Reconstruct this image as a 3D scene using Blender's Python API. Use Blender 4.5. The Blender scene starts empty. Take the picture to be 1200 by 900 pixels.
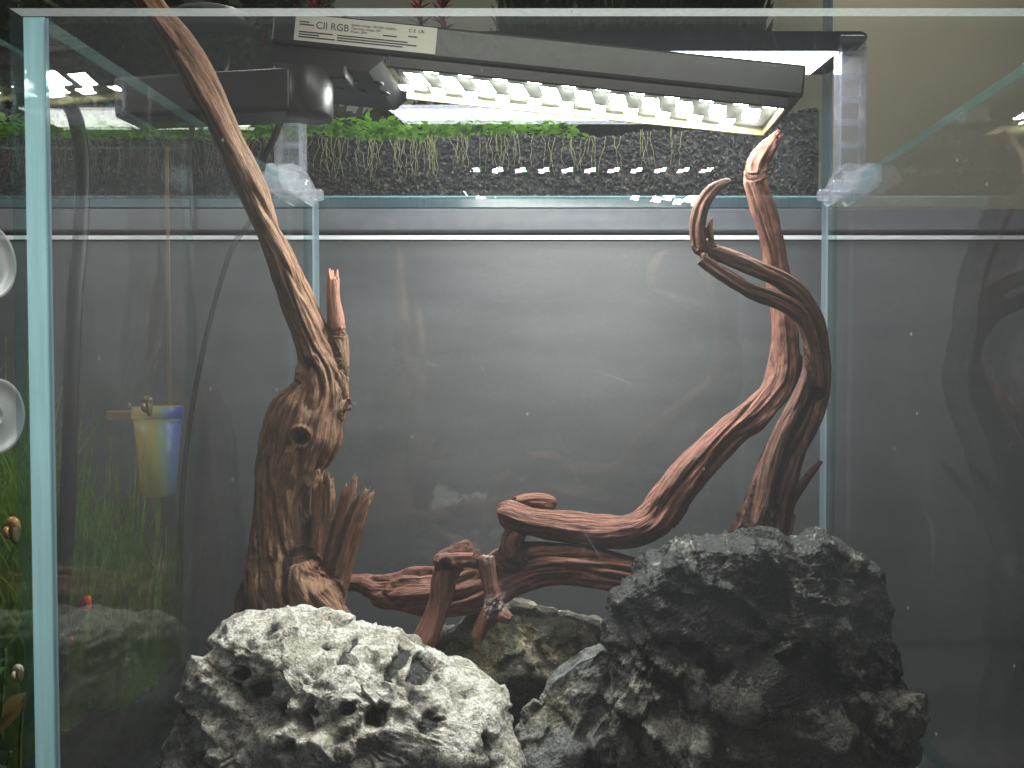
import bpy, bmesh, math, random
import numpy as np
from mathutils import Vector, Matrix, noise

random.seed(7)
C = bpy.context.scene.collection
R = math.radians
PI = math.pi

# ------------------------------------------------------------------ camera, world, exposure
F = 880.0                       # focal length in photograph pixels
CAMZ = 0.315                    # camera height above the tank floor
PITCH = R(1.3)
cam_d = bpy.data.cameras.new('camera')
cam = bpy.data.objects.new('camera', cam_d); C.objects.link(cam)
cam.location = (0, 0, CAMZ)
cam.rotation_euler = (R(90) - PITCH, 0, 0)
cam_d.sensor_width = 36.0
cam_d.lens = 36.0 * F / 1200.0
cam_d.shift_x = -70.0 / 1200.0
cam_d.clip_start = 0.01
cam_d.clip_end = 60
sc = bpy.context.scene
sc.camera = cam
world = bpy.data.worlds.new('World'); sc.world = world
world.use_nodes = True
world.node_tree.nodes['Background'].inputs[0].default_value = (0.95, 0.96, 1.0, 1)
world.node_tree.nodes['Background'].inputs[1].default_value = 0.055
world.cycles.sampling_method = 'NONE'
sc.view_settings.view_transform = 'Standard'
sc.view_settings.look = 'None'
sc.view_settings.exposure = 1.0
sc.view_settings.gamma = 1.0
sc.cycles.use_denoising = True
sc.cycles.max_bounces = 7
sc.cycles.diffuse_bounces = 2
sc.cycles.glossy_bounces = 4
sc.cycles.transmission_bounces = 6
sc.cycles.transparent_max_bounces = 28
sc.cycles.sample_clamp_indirect = 3.0
sc.cycles.use_adaptive_sampling = True
sc.cycles.adaptive_threshold = 0.02
sc.cycles.caustics_reflective = False
sc.cycles.caustics_refractive = False


def at(px, py, y):
    """photograph pixel -> the world point at depth y"""
    u = (px - 670.0) / F; v = (450.0 - py) / F
    dy = v * math.sin(PITCH) + math.cos(PITCH)
    dz = v * math.cos(PITCH) - math.sin(PITCH)
    t = y / dy
    return Vector((u * t, y, CAMZ + dz * t))


# ------------------------------------------------------------------ mesh helpers
def link(name, me, mat=None, parent=None):
    o = bpy.data.objects.new(name, me); C.objects.link(o)
    if mat is not None:
        for m in (mat if isinstance(mat, (list, tuple)) else [mat]):
            me.materials.append(m)
    if parent: o.parent = parent
    return o


def obj(name, bm, mat, parent=None, smooth=False):
    me = bpy.data.meshes.new(name)
    bmesh.ops.recalc_face_normals(bm, faces=bm.faces)
    bm.to_mesh(me); bm.free()
    if smooth: me.polygons.foreach_set('use_smooth', [True] * len(me.polygons))
    return link(name, me, mat, parent)


def empty(name, loc=(0, 0, 0)):
    o = bpy.data.objects.new(name, None); C.objects.link(o)
    o.location = loc; o.empty_display_size = .02
    return o


def tag(o, label=None, cat=None, group=None, kind=None):
    if label: o['label'] = label
    if cat: o['category'] = cat
    if group: o['group'] = group
    if kind: o['kind'] = kind
    return o


def keep(ch, parent):
    ch.parent = parent
    ch.matrix_parent_inverse = Matrix.Translation(-parent.location)
    return ch


def box(bm, x0, x1, y0, y1, z0, z1, bevel=0.0, seg=2, M=None):
    vs = [bm.verts.new((x, y, z)) for z in (z0, z1) for y in (y0, y1) for x in (x0, x1)]
    fs = [bm.faces.new([vs[i] for i in q]) for q in
          ((0, 2, 3, 1), (4, 5, 7, 6), (0, 1, 5, 4), (2, 6, 7, 3), (0, 4, 6, 2), (1, 3, 7, 5))]
    geom = vs
    if bevel:
        es = list({e for f in fs for e in f.edges})
        r = bmesh.ops.bevel(bm, geom=es, offset=bevel, segments=seg, profile=.5, affect='EDGES')
        geom = list({v for f in r['faces'] for v in f.verts} | {v for v in vs if v.is_valid})
    if M is not None:
        for v in geom: v.co = M @ v.co
    return bm


def mk_box(name, mat, parent, *a, **k):
    bm = bmesh.new(); box(bm, *a, **k)
    return obj(name, bm, mat, parent)


def catmull(pts, n):
    P = [np.array(p, float) for p in pts]
    P = [2 * P[0] - P[1]] + P + [2 * P[-1] - P[-2]]
    out = []
    for i in range(1, len(P) - 2):
        a, b, c, d = P[i - 1], P[i], P[i + 1], P[i + 2]
        for k in range(n):
            t = k / n
            out.append(.5 * (2 * b + (c - a) * t + (2 * a - 5 * b + 4 * c - d) * t * t + (3 * b - a - 3 * c + d) * t ** 3))
    out.append(P[-2])
    return np.array(out)


def frames(p):
    t = np.gradient(p, axis=0); t /= np.linalg.norm(t, axis=1)[:, None] + 1e-12
    n = np.zeros_like(p)
    v = np.array([0, -1, 0.]) if abs(t[0][1]) < .9 else np.array([1, 0, 0.])
    for i in range(len(p)):
        v = v - t[i] * v.dot(t[i]); v /= np.linalg.norm(v); n[i] = v
    return t, n, np.cross(t, n)


def tube(bm, pts, rads, sides=10, cap=True, lob=None):
    p = np.array([tuple(q) for q in pts], float)
    t, n, b = frames(p)
    rings = []
    for i in range(len(p)):
        ring = []
        for k in range(sides):
            a = 2 * PI * k / sides
            r = rads[i] if lob is None else rads[i] * lob(i, a)
            ring.append(bm.verts.new(p[i] + r * (math.cos(a) * n[i] + math.sin(a) * b[i])))
        rings.append(ring)
    for i in range(len(p) - 1):
        for k in range(sides):
            bm.faces.new((rings[i][k], rings[i][(k + 1) % sides], rings[i + 1][(k + 1) % sides], rings[i + 1][k]))
    if cap:
        bm.faces.new(rings[0][::-1]); bm.faces.new(rings[-1])
    return bm


def cable(name, pts, r, mat, parent=None, sides=10, n=10):
    c = catmull([tuple(q) for q in pts], n)
    bm = bmesh.new(); tube(bm, c, [r] * len(c), sides)
    return obj(name, bm, mat, parent, True)


def lathe(bm, prof, sides=28, M=None):
    """prof: (radius, height) pairs round local Z"""
    rings = []
    for r, h in prof:
        if r < 1e-6:
            v = Vector((0, 0, h)); rings.append([bm.verts.new(M @ v if M else v)])
        else:
            ring = []
            for k in range(sides):
                a = 2 * PI * k / sides
                v = Vector((r * math.cos(a), r * math.sin(a), h))
                ring.append(bm.verts.new(M @ v if M else v))
            rings.append(ring)
    for A, B in zip(rings[:-1], rings[1:]):
        for k in range(sides):
            a0, a1 = A[k % len(A)], A[(k + 1) % len(A)]
            b0, b1 = B[k % len(B)], B[(k + 1) % len(B)]
            vs = []
            for v in (a0, a1, b1, b0):
                if v not in vs: vs.append(v)
            if len(vs) > 2: bm.faces.new(vs)
    return bm


def prism(bm, poly, axis, d0, d1, M=None):
    """extrude a 2-D polygon along an axis ('x': poly is y,z; 'y': poly is x,z)"""
    def P(a, b, d):
        v = Vector((d, a, b)) if axis == 'x' else Vector((a, d, b))
        return M @ v if M else v
    A = [bm.verts.new(P(a, b, d0)) for a, b in poly]
    B = [bm.verts.new(P(a, b, d1)) for a, b in poly]
    bm.faces.new(A); bm.faces.new(B[::-1])
    for i in range(len(poly)):
        j = (i + 1) % len(poly)
        bm.faces.new((A[i], B[i], B[j], A[j]))
    return bm


# ------------------------------------------------------------------ material helpers
class Mat:
    def __init__(s, name):
        s.m = bpy.data.materials.new(name); s.m.use_nodes = True
        s.t = s.m.node_tree; s.t.nodes.clear()
        s.out = s.t.nodes.new('ShaderNodeOutputMaterial')

    def n(s, typ, ins=None, **props):
        nd = s.t.nodes.new('ShaderNode' + typ)
        for k, v in props.items(): setattr(nd, k, v)
        for k, v in (ins or {}).items(): s.set(nd.inputs[k], v)
        return nd

    def set(s, sock, v):
        if isinstance(v, bpy.types.NodeSocket): s.t.links.new(v, sock)
        elif isinstance(v, bpy.types.Node): s.t.links.new(v.outputs[0], sock)
        else:
            if isinstance(v, (tuple, list)) and len(v) == 3 and sock.type == 'RGBA': v = (*v, 1)
            sock.default_value = v

    def surf(s, nd): s.set(s.out.inputs[0], nd); return s.m

    def noise(s, vec, scale, detail=5, rough=.55, dist=0.):
        return s.n('TexNoise', {'Vector': vec, 'Scale': scale, 'Detail': detail, 'Roughness': rough, 'Distortion': dist}).outputs[0]

    def ramp(s, fac, stops, interp='LINEAR'):
        r = s.n('ValToRGB', {0: fac}); r.color_ramp.interpolation = interp
        e = r.color_ramp.elements
        while len(e) < len(stops): e.new(.5)
        for el, (p, c) in zip(e, stops):
            el.position = p
            el.color = (c, c, c, 1) if isinstance(c, (int, float)) else (*c, 1)
        return r.outputs[0]

    def math(s, op, a, b=0., clamp=False):
        nd = s.n('Math', {0: a, 1: b}, operation=op); nd.use_clamp = clamp
        return nd.outputs[0]

    def mix(s, fac, a, b, blend='MIX'):
        nd = s.n('MixRGB', {0: fac, 1: a, 2: b}, blend_type=blend)
        return nd.outputs[0]

    def mapping(s, vec, scale):
        return s.n('Mapping', {'Vector': vec, 'Scale': scale}).outputs[0]

    def bump(s, h, strength=.5, dist=.002, normal=None):
        d = {'Height': h, 'Strength': strength, 'Distance': dist}
        if normal is not None: d['Normal'] = normal
        return s.n('Bump', d).outputs[0]

    def bsdf(s, col, rough=.5, metal=0., normal=None, spec=.5, **extra):
        d = {'Base Color': col, 'Roughness': rough, 'Metallic': metal, 'Specular IOR Level': spec}
        if normal is not None: d['Normal'] = normal
        d.update(extra)
        return s.n('BsdfPrincipled', d).outputs[0]

    def obj(s): return s.n('TexCoord').outputs['Object']


def plain(name, col, rough=.5, metal=0., var=.15, scale=60., bump=.1, spec=.5):
    m = Mat(name); v = m.obj()
    n = m.noise(v, scale, 6)
    c = m.mix(m.ramp(n, [(.3, 0.), (.7, 1.)]), tuple(x * (1 - var) for x in col), tuple(min(1, x * (1 + var)) for x in col))
    n2 = m.noise(v, scale * 4, 3)
    return m.surf(m.bsdf(c, m.math('ADD', m.math('MULTIPLY', n2, .2), rough - .1), metal, m.bump(n2, bump, .0006), spec))


def emit(name, col, strength):
    m = Mat(name)
    return m.surf(m.n('Emission', {0: (*col, 1), 1: strength}))


def glass_mat(name, tint=(.985, .991, .99), dust=.02, scratch=.4, smear=.5, specks=1.0, marks=True):
    """clear pane: see-through with a Fresnel mirror film, and a thin film of dust, wipe marks and specks"""
    m = Mat(name); v = m.obj()
    face = m.n('LayerWeight', {0: .5}).outputs['Facing']
    fres = m.math('ADD', m.math('MULTIPLY', m.math('POWER', face, 5.), .96), .04)
    tr = m.n('BsdfTransparent', {0: tint}).outputs[0]
    gl = m.n('BsdfGlossy', {0: (1, 1, 1), 'Roughness': 0.0}).outputs[0]
    base = m.n('MixShader', {0: fres, 1: tr, 2: gl}).outputs[0]
    big = m.noise(m.mapping(v, (1., 1., .55)), 9., 3 if marks else 1, .65, 1.)
    film = m.math('MULTIPLY', m.ramp(big, [(.25, 1. - smear), (.75, 1.)]), dust)
    if not marks: mark = 0.
    else:
        vn = m.n('TexVoronoi', {'Vector': m.mapping(v, (1., 1., .6)), 'Scale': 120., 'Randomness': 1.}, feature='F1')
        pick = m.n('SeparateColor', {0: vn.outputs['Color']}).outputs[0]
        sp = m.math('MULTIPLY', m.ramp(vn.outputs[0], [(.05, 1.), (.11, 0.)]), m.ramp(pick, [(.88, 0.), (1., 1.)]))
        sc1 = m.n('TexVoronoi', {'Vector': m.mapping(v, (40., 40., 9.)), 'Scale': 1.2}, feature='DISTANCE_TO_EDGE').outputs[0]
        scr = m.math('MULTIPLY', m.ramp(sc1, [(.0, 1.), (.008, 0.)]), m.ramp(big, [(.58, 0.), (.68, 1.)]))
        mark = m.math('ADD', m.math('MULTIPLY', sp, .55 * specks), m.math('MULTIPLY', scr, scratch))
    fac = m.math('ADD', film, mark, True)
    dif = m.n('BsdfDiffuse', {0: (.85, .87, .88)}).outputs[0]
    trl = m.n('BsdfTranslucent', {0: (.85, .87, .88)}).outputs[0]
    dd = m.n('MixShader', {0: .5, 1: dif, 2: trl}).outputs[0]
    return m.surf(m.n('MixShader', {0: fac, 1: base, 2: dd}).outputs[0])


def edge_mat(name, col, see=.25, rough=.25):
    """cut edge of float glass: blue-green, light piped through the sheet comes out here"""
    m = Mat(name); v = m.obj()
    n = m.noise(m.mapping(v, (300., 300., 14.)), 1., 4)
    c = m.mix(m.ramp(n, [(.3, 0.), (.7, 1.)]), tuple(x * .82 for x in col), col)
    d = m.n('BsdfDiffuse', {0: c}).outputs[0]
    t = m.n('BsdfTranslucent', {0: c}).outputs[0]
    g = m.n('BsdfGlossy', {0: (1, 1, 1), 'Roughness': rough}).outputs[0]
    a = m.n('MixShader', {0: .55, 1: d, 2: t}).outputs[0]
    a = m.n('MixShader', {0: .08, 1: a, 2: g}).outputs[0]
    x = m.n('BsdfTransparent', {0: (.75, .93, .93)}).outputs[0]
    return m.surf(m.n('MixShader', {0: see, 1: a, 2: x}).outputs[0])


GLASS_FRONT = glass_mat('glass_front', dust=.017, scratch=.06, smear=.5, specks=.4)
GLASS = glass_mat('glass_tank', dust=.006, scratch=.10, smear=.4, specks=.35)
GLASS_FAR = glass_mat('glass_far', tint=(.975, .985, .98), dust=.005, marks=False)
BOND = edge_mat('bonded_edge', (.06, .09, .10), .88)
EDGE = edge_mat('glass_edge', (.52, .86, .93), .06)
EDGE_TOP = edge_mat('glass_edge_top', (.20, .40, .38), .72)
EDGE_RIM = edge_mat('glass_edge_rim', (.55, .62, .62), .40)
EDGE_THIN = edge_mat('glass_edge_thin', (.30, .52, .50), .45)
EDGE_FAR = edge_mat('glass_edge_far', (.13, .24, .28), .25)
SIL = edge_mat('silicone', (.42, .50, .56), .45)


def pane(name, parent, x0, x1, y0, y1, z0, z1, axis, mats):
    """a sheet of glass: two big faces see-through (slot 0), rims in the edge material (slot 1)"""
    bm = bmesh.new(); box(bm, x0, x1, y0, y1, z0, z1)
    bmesh.ops.recalc_face_normals(bm, faces=bm.faces)
    for f in bm.faces:                                      # rims glued to another sheet are nearly lost to the eye
        f.material_index = 0 if abs(f.normal[axis]) > .5 else (2 if len(mats) > 2 and (f.normal.y > .5 or f.normal.z < -.5 or abs(f.normal.x) > .5) else 3 if len(mats) > 3 and f.normal.z > .5 else 1)
    return obj(name, bm, mats, parent)


# ------------------------------------------------------------------ the setting
STAND = plain('stand_laminate', (.018, .018, .019), .6, var=.2)
tag(mk_box('table_top', STAND, None, -2.2, 2.2, -.05, 1.0, -.05, -.0165), kind='structure')
m = Mat('wall_paint'); v = m.obj()
wc = m.mix(m.ramp(m.noise(v, 2.5, 5), [(.3, 0.), (.7, 1.)]), (.44, .42, .31), (.52, .49, .38))
WALL = m.surf(m.bsdf(wc, .85, normal=m.bump(m.noise(v, 120, 5), .2, .002)))
tag(mk_box('wall', WALL, None, -3, 3, 1.9, 1.96, -.6, 2.2), kind='structure')

# ------------------------------------------------------------------ the aquarium
XL, XR, YF, YB, ZT = -.302, .2985, .434, .883, CAMZ + .2005
G = .0125
tank = tag(empty('aquarium', (0, .66, -.012)), 'large empty rimless clear glass aquarium holding driftwood and rocks', 'aquarium')
def tp(name, *a): return keep(pane(name, None, *a), tank)
tp('front_pane', XL - G, XR + G, YF - .0095, YF, -.012, ZT, 1, [GLASS_FRONT, EDGE_RIM, BOND])
tp('side_pane', XL - G, XL, YF + .0012, YB, -.012, ZT, 0, [GLASS, EDGE, BOND, EDGE_TOP])
tp('side_pane', XR, XR + G, YF + .0012, YB, -.012, ZT, 0, [GLASS, EDGE, BOND, EDGE_TOP])
tp('rear_pane', XL - G, XR + G, YB + .0012, YB + .0105, -.012, ZT, 1, [GLASS, EDGE_THIN, BOND])
tp('bottom_pane', XL + .001, XR - .001, YF + .001, YB - .001, -.012, 0, 2, [GLASS_FAR, BOND])
for x in (XL, XR):
    for y in (YF, YB):
        s, t = (1 if x < 0 else -1), (1 if y == YF else -1)
        bm = bmesh.new()
        w = .0062 if y == YB else .0026
        prof = [(x + s * .0004, y + t * .0004), (x + s * w, y + t * .0004), (x + s * .0012, y + t * .0012), (x + s * .0004, y + t * w)]
        A = [bm.verts.new((a, b, .001)) for a, b in prof]; B = [bm.verts.new((a, b, ZT - .001)) for a, b in prof]
        for i in range(4): bm.faces.new((A[i], A[(i + 1) % 4], B[(i + 1) % 4], B[i]))
        bm.faces.new(A); bm.faces.new(B[::-1])
        keep(obj('silicone_seam', bm, SIL), tank)

# ------------------------------------------------------------------ rocks
def poly_radius(poly, c):
    """outline polygon -> radius as a function of the angle round c"""
    n = 1440
    P = np.array(poly, float) - np.array(c)
    rad = np.zeros(n)
    for i in range(n):
        a = 2 * PI * i / n; d = np.array([math.cos(a), math.sin(a)]); best = 0
        for k in range(len(P)):
            p, q = P[k], P[(k + 1) % len(P)]; e = q - p
            den = d[0] * e[1] - d[1] * e[0]
            if abs(den) < 1e-12: continue
            t = (p[0] * e[1] - p[1] * e[0]) / den
            s = (p[0] * d[1] - p[1] * d[0]) / den
            if t > 0 and -1e-9 <= s <= 1 + 1e-9: best = max(best, t)
        rad[i] = best
    k = np.ones(9) / 9
    return np.convolve(np.concatenate([rad[-4:], rad, rad[:4]]), k, 'valid')


def rock(name, px, depth, tf, tb, level, mat, seed, planes, disp, label, flat=.62, pits=()):
    pts = [at(x, y, depth) for x, y in px]
    P2 = [(p.x, p.z) for p in pts]
    c = np.mean(np.array(P2), axis=0)
    rad = poly_radius(P2, c)
    bm = bmesh.new(); bmesh.ops.create_icosphere(bm, subdivisions=level, radius=1.0)
    D = np.array([v.co[:] for v in bm.verts])
    rho = np.sqrt(D[:, 0] ** 2 + D[:, 2] ** 2)
    ang = np.mod(np.arctan2(D[:, 2], D[:, 0]), 2 * PI)
    r = np.interp(ang / (2 * PI) * 1440, np.arange(1441), np.append(rad, rad[0]))
    rr = r * np.where(rho > 0, np.minimum(1, rho ** flat), 0)
    Pn = np.zeros_like(D)
    Pn[:, 0] = rr * np.cos(ang); Pn[:, 2] = rr * np.sin(ang)
    th = np.where(D[:, 1] < 0, tf, tb)
    Pn[:, 1] = np.sign(D[:, 1]) * np.abs(D[:, 1]) ** .75 * th
    for n_, d_ in planes:                                   # flat cleavage faces
        n_ = np.array(n_, float); n_ /= np.linalg.norm(n_)
        over = Pn @ n_ - d_
        Pn -= np.outer(np.maximum(over, 0) * .93, n_)
    for v, p in zip(bm.verts, Pn): v.co = p
    bm.normal_update()
    N = np.array([v.normal[:] for v in bm.verts])
    if N[np.argmax(Pn[:, 2])][2] < 0: N = -N
    off = Vector((seed * 3.1, seed * 1.7, seed * 2.3))
    h = np.zeros(len(Pn)); att = np.zeros(len(Pn))
    for i, p in enumerate(Pn):
        h[i], att[i] = disp(Vector(p), off)
    front = np.clip(1.1 - .5 * rho, .6, 1)                 # the traced outline moves less than the faces
    Pn = Pn + N * (h * front)[:, None]
    loc = Vector((c[0], depth, c[1]))
    for (hx, hy, hr, dep) in pits:                          # broken-out hollows, coloured darker than the crust
        q = at(hx, hy, depth - tf * .8); R0 = hr * (depth - tf * .8) / F
        W = Pn + np.array(loc)
        d = np.sqrt((W[:, 0] - q.x) ** 2 + ((W[:, 2] - q.z) * 1.35) ** 2) / R0
        near = np.nonzero((d < 1.6) & (D[:, 1] < .1))[0]
        for i in near:
            dd = d[i] + .45 * noise.noise(Vector(W[i]) * 70) + .2 * noise.noise(Vector(W[i]) * 190)
            f = max(0., min(1., (1 - dd) * 2.5))
            if f > 0: Pn[i] -= N[i] * dep * f; att[i] += 1.1 * f
    zmin = (loc.z + Pn[:, 2]).min()
    low = (loc.z + Pn[:, 2]) < .0015
    Pn[low, 2] = .0015 - loc.z
    for v, p in zip(bm.verts, Pn): v.co = p
    o = obj(name, bm, mat, None, True)
    at_ = o.data.attributes.new('darken', 'FLOAT', 'POINT')
    at_.data.foreach_set('value', att.astype(np.float32))
    o.location = loc
    return tag(o, label, 'rock', 'aquascape rocks')


def facet(p, sc_, off):
    """chipped planes: each cell of a Voronoi partition is a tilted flat"""
    d, pts = noise.voronoi(p * sc_ + off)
    c = pts[0]                                               # the tilt comes from the cell
    q = p * sc_ + off - c
    return q.x * noise.cell(c * 91.7) + q.y * noise.cell(c * 37.3) + q.z * noise.cell(c * 53.9) + .35 * noise.cell(c * 17.1), d


def disp_white(p, off):
    a = noise.fractal(p * 14 + off, 1.0, 2.0, 4)
    q = Vector((p.x * 26, p.y * 26, p.z * 62 + p.x * 20)) + off
    b = 1 - abs(noise.noise(q)) * 2
    e = noise.noise(p * 38 - off) + .35 * noise.noise(p * 90 - off)
    pit = max(0., e - .20)
    fa, _ = facet(p + Vector((0, 0, .35 * p.x)), 24, off)
    d, _ = noise.voronoi(p * 150 + off)
    f = noise.fractal(p * 130 + off, .7, 2.1, 4)
    k = 1 - abs(noise.noise(p * 80 + off)) * 2
    h = .016 * a + .0050 * b - .024 * min(pit, .5) + .0022 * f + .0022 * k + .0085 * fa - .0026 * d[0]
    return h, pit * 2.4 - .10 * f - .10 * k


def disp_dark(p, off):
    q = p + Vector((0, 0, .4 * p.x))
    a = noise.fractal(q * 12 + off, .9, 2.0, 4)
    f1, _ = facet(q, 17, off); f2, _ = facet(q, 46, off)
    rg = 1 - abs(noise.noise(Vector((q.x * 40, q.y * 40, q.z * 70)) + off)) * 2
    e = noise.fractal(p * 110 + off, .7, 2.1, 4)
    st = noise.noise(Vector((q.x * 30, q.y * 30, q.z * 85)) - off); f3, _ = facet(q, 95, off)
    h = .013 * a + .014 * f1 + .0075 * f2 + .0026 * f3 + .0030 * rg + .0045 * st + .0026 * e
    return h, a + .3 * e


def disp_mid(p, off):
    a = noise.fractal(p * 16 + off, .9, 2.0, 4)
    f1, _ = facet(p, 24, off); f2, _ = facet(p, 60, off)
    e = noise.fractal(p * 120 + off, .7, 2.1, 4)
    return .009 * a + .008 * f1 + .003 * f2 + .0018 * e, a


def rock_mat(name, dark, midc, pale, stain, lo, hi, scale=1., bands=0., darken=1., fleck=.5, gloss=.5):
    m = Mat(name); v = m.obj()
    att = m.n('Attribute', attribute_name='darken').outputs['Fac']
    n1 = m.noise(v, 22 * scale, 8, .62, .4)
    n2 = m.noise(v, 80 * scale, 7, .68, .3)
    n3 = m.noise(v, 9 * scale, 5, .6, .8)
    n4 = m.noise(v, 260 * scale, 4, .7)
    s = m.math('ADD', m.math('MULTIPLY', n1, .5), m.math('MULTIPLY', n2, .5))
    s = m.math('SUBTRACT', s, m.math('MULTIPLY', att, .30 * darken))
    if bands:                                               # the pale crust grows over the lower part of the stone
        z = m.n('SeparateXYZ', {0: v}).outputs[2]
        zz = m.math('ADD', z, m.math('MULTIPLY', m.math('SUBTRACT', n3, .5), .15))
        s = m.math('ADD', s, m.math('MULTIPLY', m.ramp(m.math('ADD', m.math('MULTIPLY', zz, 4.), .50), [(.34, 1.), (.50, 0.)]), bands))
    c = m.ramp(s, [(lo - .06, dark), (lo + .04, midc), (hi - .04, midc), (hi + .02, pale)])
    c = m.mix(m.math('MULTIPLY', m.ramp(n3, [(.56, 0.), (.68, 1.)]), m.ramp(n2, [(.45, 0.), (.6, .8)])), c, stain)
    c = m.mix(.8, c, m.ramp(n4, [(.34, .24), (.56, 1.0)]), 'MULTIPLY')
    n5 = m.noise(v, 620, 3, .7)
    c = m.mix(.5, c, m.ramp(n5, [(.36, .25), (.6, 1.)]), 'MULTIPLY')
    fl = m.math('MULTIPLY', m.ramp(m.noise(v, 330, 4, .75), [(.60, 0.), (.66, 1.)]), m.ramp(n1, [(.45, 0.), (.6, fleck)]))
    c = m.mix(fl, c, pale)
    b = m.bump(n5, .6, .0012, m.bump(n4, 1., .004, m.bump(n2, 1., .006)))
    return m.surf(m.bsdf(c, m.math('ADD', m.math('MULTIPLY', n2, .4), gloss), normal=b, spec=.5))


MR_WHITE = rock_mat('rock_white_crust', (.030, .034, .030), (.52, .49, .40), (.88, .85, .76), (.34, .24, .17), .36, .51, 1.1, 0., 1., .6, .55)
MR_DARK = rock_mat('rock_dark', (.009, .0095, .0095), (.032, .033, .033), (.42, .41, .35), (.045, .044, .040), .42, .60, 1.2, .17, .4, .9, .25)
MR_MID = rock_mat('rock_mossy', (.022, .024, .02), (.17, .16, .115), (.48, .42, .27), (.04, .042, .036), .42, .58, 1.)
MR_GREY = rock_mat('rock_grey', (.08, .083, .083), (.27, .275, .265), (.48, .45, .36), (.42, .34, .20), .40, .60, 1.4)

rock('pale_rock', [(209, 861), (231, 840), (233, 812), (245, 767), (266, 735), (284, 725), (319, 732), (345, 728), (361, 742), (389, 758),
                   (424, 757), (461, 749), (480, 763), (515, 798), (578, 826), (582, 846), (604, 886), (612, 930), (560, 965), (400, 970), (250, 950), (215, 900)],
     .575, .085, .07, 7, MR_WHITE, 1.3, [((-.2, -1, .5), .062), ((.5, -1, .6), .075), ((-.6, -1, -.1), .085), ((.2, -1, -.4), .075), ((.1, -.5, 1), .058)], disp_white,
     'pale cream crusted rock with dark pits in front of the tall leaning stump', .62,
     [(485, 818, 24, .010), (452, 803, 13, .006), (322, 842, 15, .007), (288, 826, 20, .007), (440, 842, 18, .008), (380, 792, 9, .005), (520, 800, 10, .005), (410, 826, 11, .005), (262, 810, 12, .005), (345, 868, 13, .006), (500, 860, 15, .006), (368, 836, 9, .004)])
rock('dark_rock', [(706, 800), (714, 740), (717, 700), (733, 687), (785, 648), (820, 634), (855, 638), (889, 629), (920, 634), (959, 621), (985, 643),
                   (1019, 661), (1031, 674), (1035, 708), (1038, 773), (1047, 817), (1052, 869), (1056, 915), (980, 950), (840, 950), (720, 940), (700, 880)],
     .60, .066, .035, 7, MR_DARK, 4.7, [((-.18, -1, .30), .052), ((.42, -1, .28), .064), ((.1, -1, -.05), .060), ((-.8, -1, .3), .095), ((.9, -.8, .1), .115)], disp_dark,
     'big near-black rock with pale crust low down, before the curled branch', .45)
rock('mossy_rock', [(500, 775), (515, 752), (538, 729), (560, 715), (589, 710), (628, 712), (670, 721), (714, 740), (724, 770), (720, 815), (690, 836), (600, 840), (520, 830)],
     .71, .06, .05, 6, MR_MID, 8.1, [((-.4, -1, .5), .045), ((.7, -1, .3), .05), ((0, -1, -.4), .05)], disp_mid,
     'mottled olive and black rock beneath the arching driftwood')
rock('grey_rock', [(596, 872), (618, 836), (647, 799), (681, 772), (708, 760), (722, 775), (730, 850), (730, 940), (670, 950), (596, 945)],
     .592, .028, .030, 6, MR_GREY, 2.9, [((-.5, -1, .5), .02), ((.2, -1, .3), .024)], disp_mid,
     'small smooth grey rock wedged between the pale rock and the black rock')

# ------------------------------------------------------------------ driftwood
def wood_mat(name, deep, base, light, pale, red):
    m = Mat(name)
    g = m.n('Attribute', attribute_name='grain').outputs['Vector']
    tint = m.n('Attribute', attribute_name='tint').outputs['Fac']
    v = m.obj()
    a = m.noise(m.mapping(g, (330., 330., 22.)), 1., 7, .62, .25)
    b = m.noise(m.mapping(g, (950., 950., 60.)), 1., 5, .65)
    n3 = m.noise(m.mapping(g, (70., 70., 9.)), 1., 5, .6, .5)
    n4 = m.noise(v, 190., 5, .65)
    s = m.math('ADD', m.math('MULTIPLY', a, .6), m.math('MULTIPLY', b, .4))
    c = m.ramp(s, [(.30, deep), (.44, base), (.58, light), (.74, pale)])
    c = m.mix(m.ramp(n3, [(.40, 0.), (.66, .65)]), c, m.mix(.55, c, red))
    c = m.mix(.45, c, m.ramp(n4, [(.3, .45), (.65, 1.)]), 'MULTIPLY')
    c = m.mix(m.ramp(tint, [(0., 0.), (1., .75)]), c, m.mix(.5, red, (.40, .20, .14)))
    w = m.math('MULTIPLY', m.math('MAXIMUM', m.math('MULTIPLY', tint, -1.), 0.), m.ramp(n4, [(.46, 0.), (.56, 1.)]))
    c = m.mix(w, c, (.62, .58, .50))
    nb = m.bump(b, .9, .002, m.bump(a, 1., .004, m.bump(n4, .5, .002)))
    return m.surf(m.bsdf(c, m.math('ADD', m.math('MULTIPLY', a, .25), .55), normal=nb, spec=.25))


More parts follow.
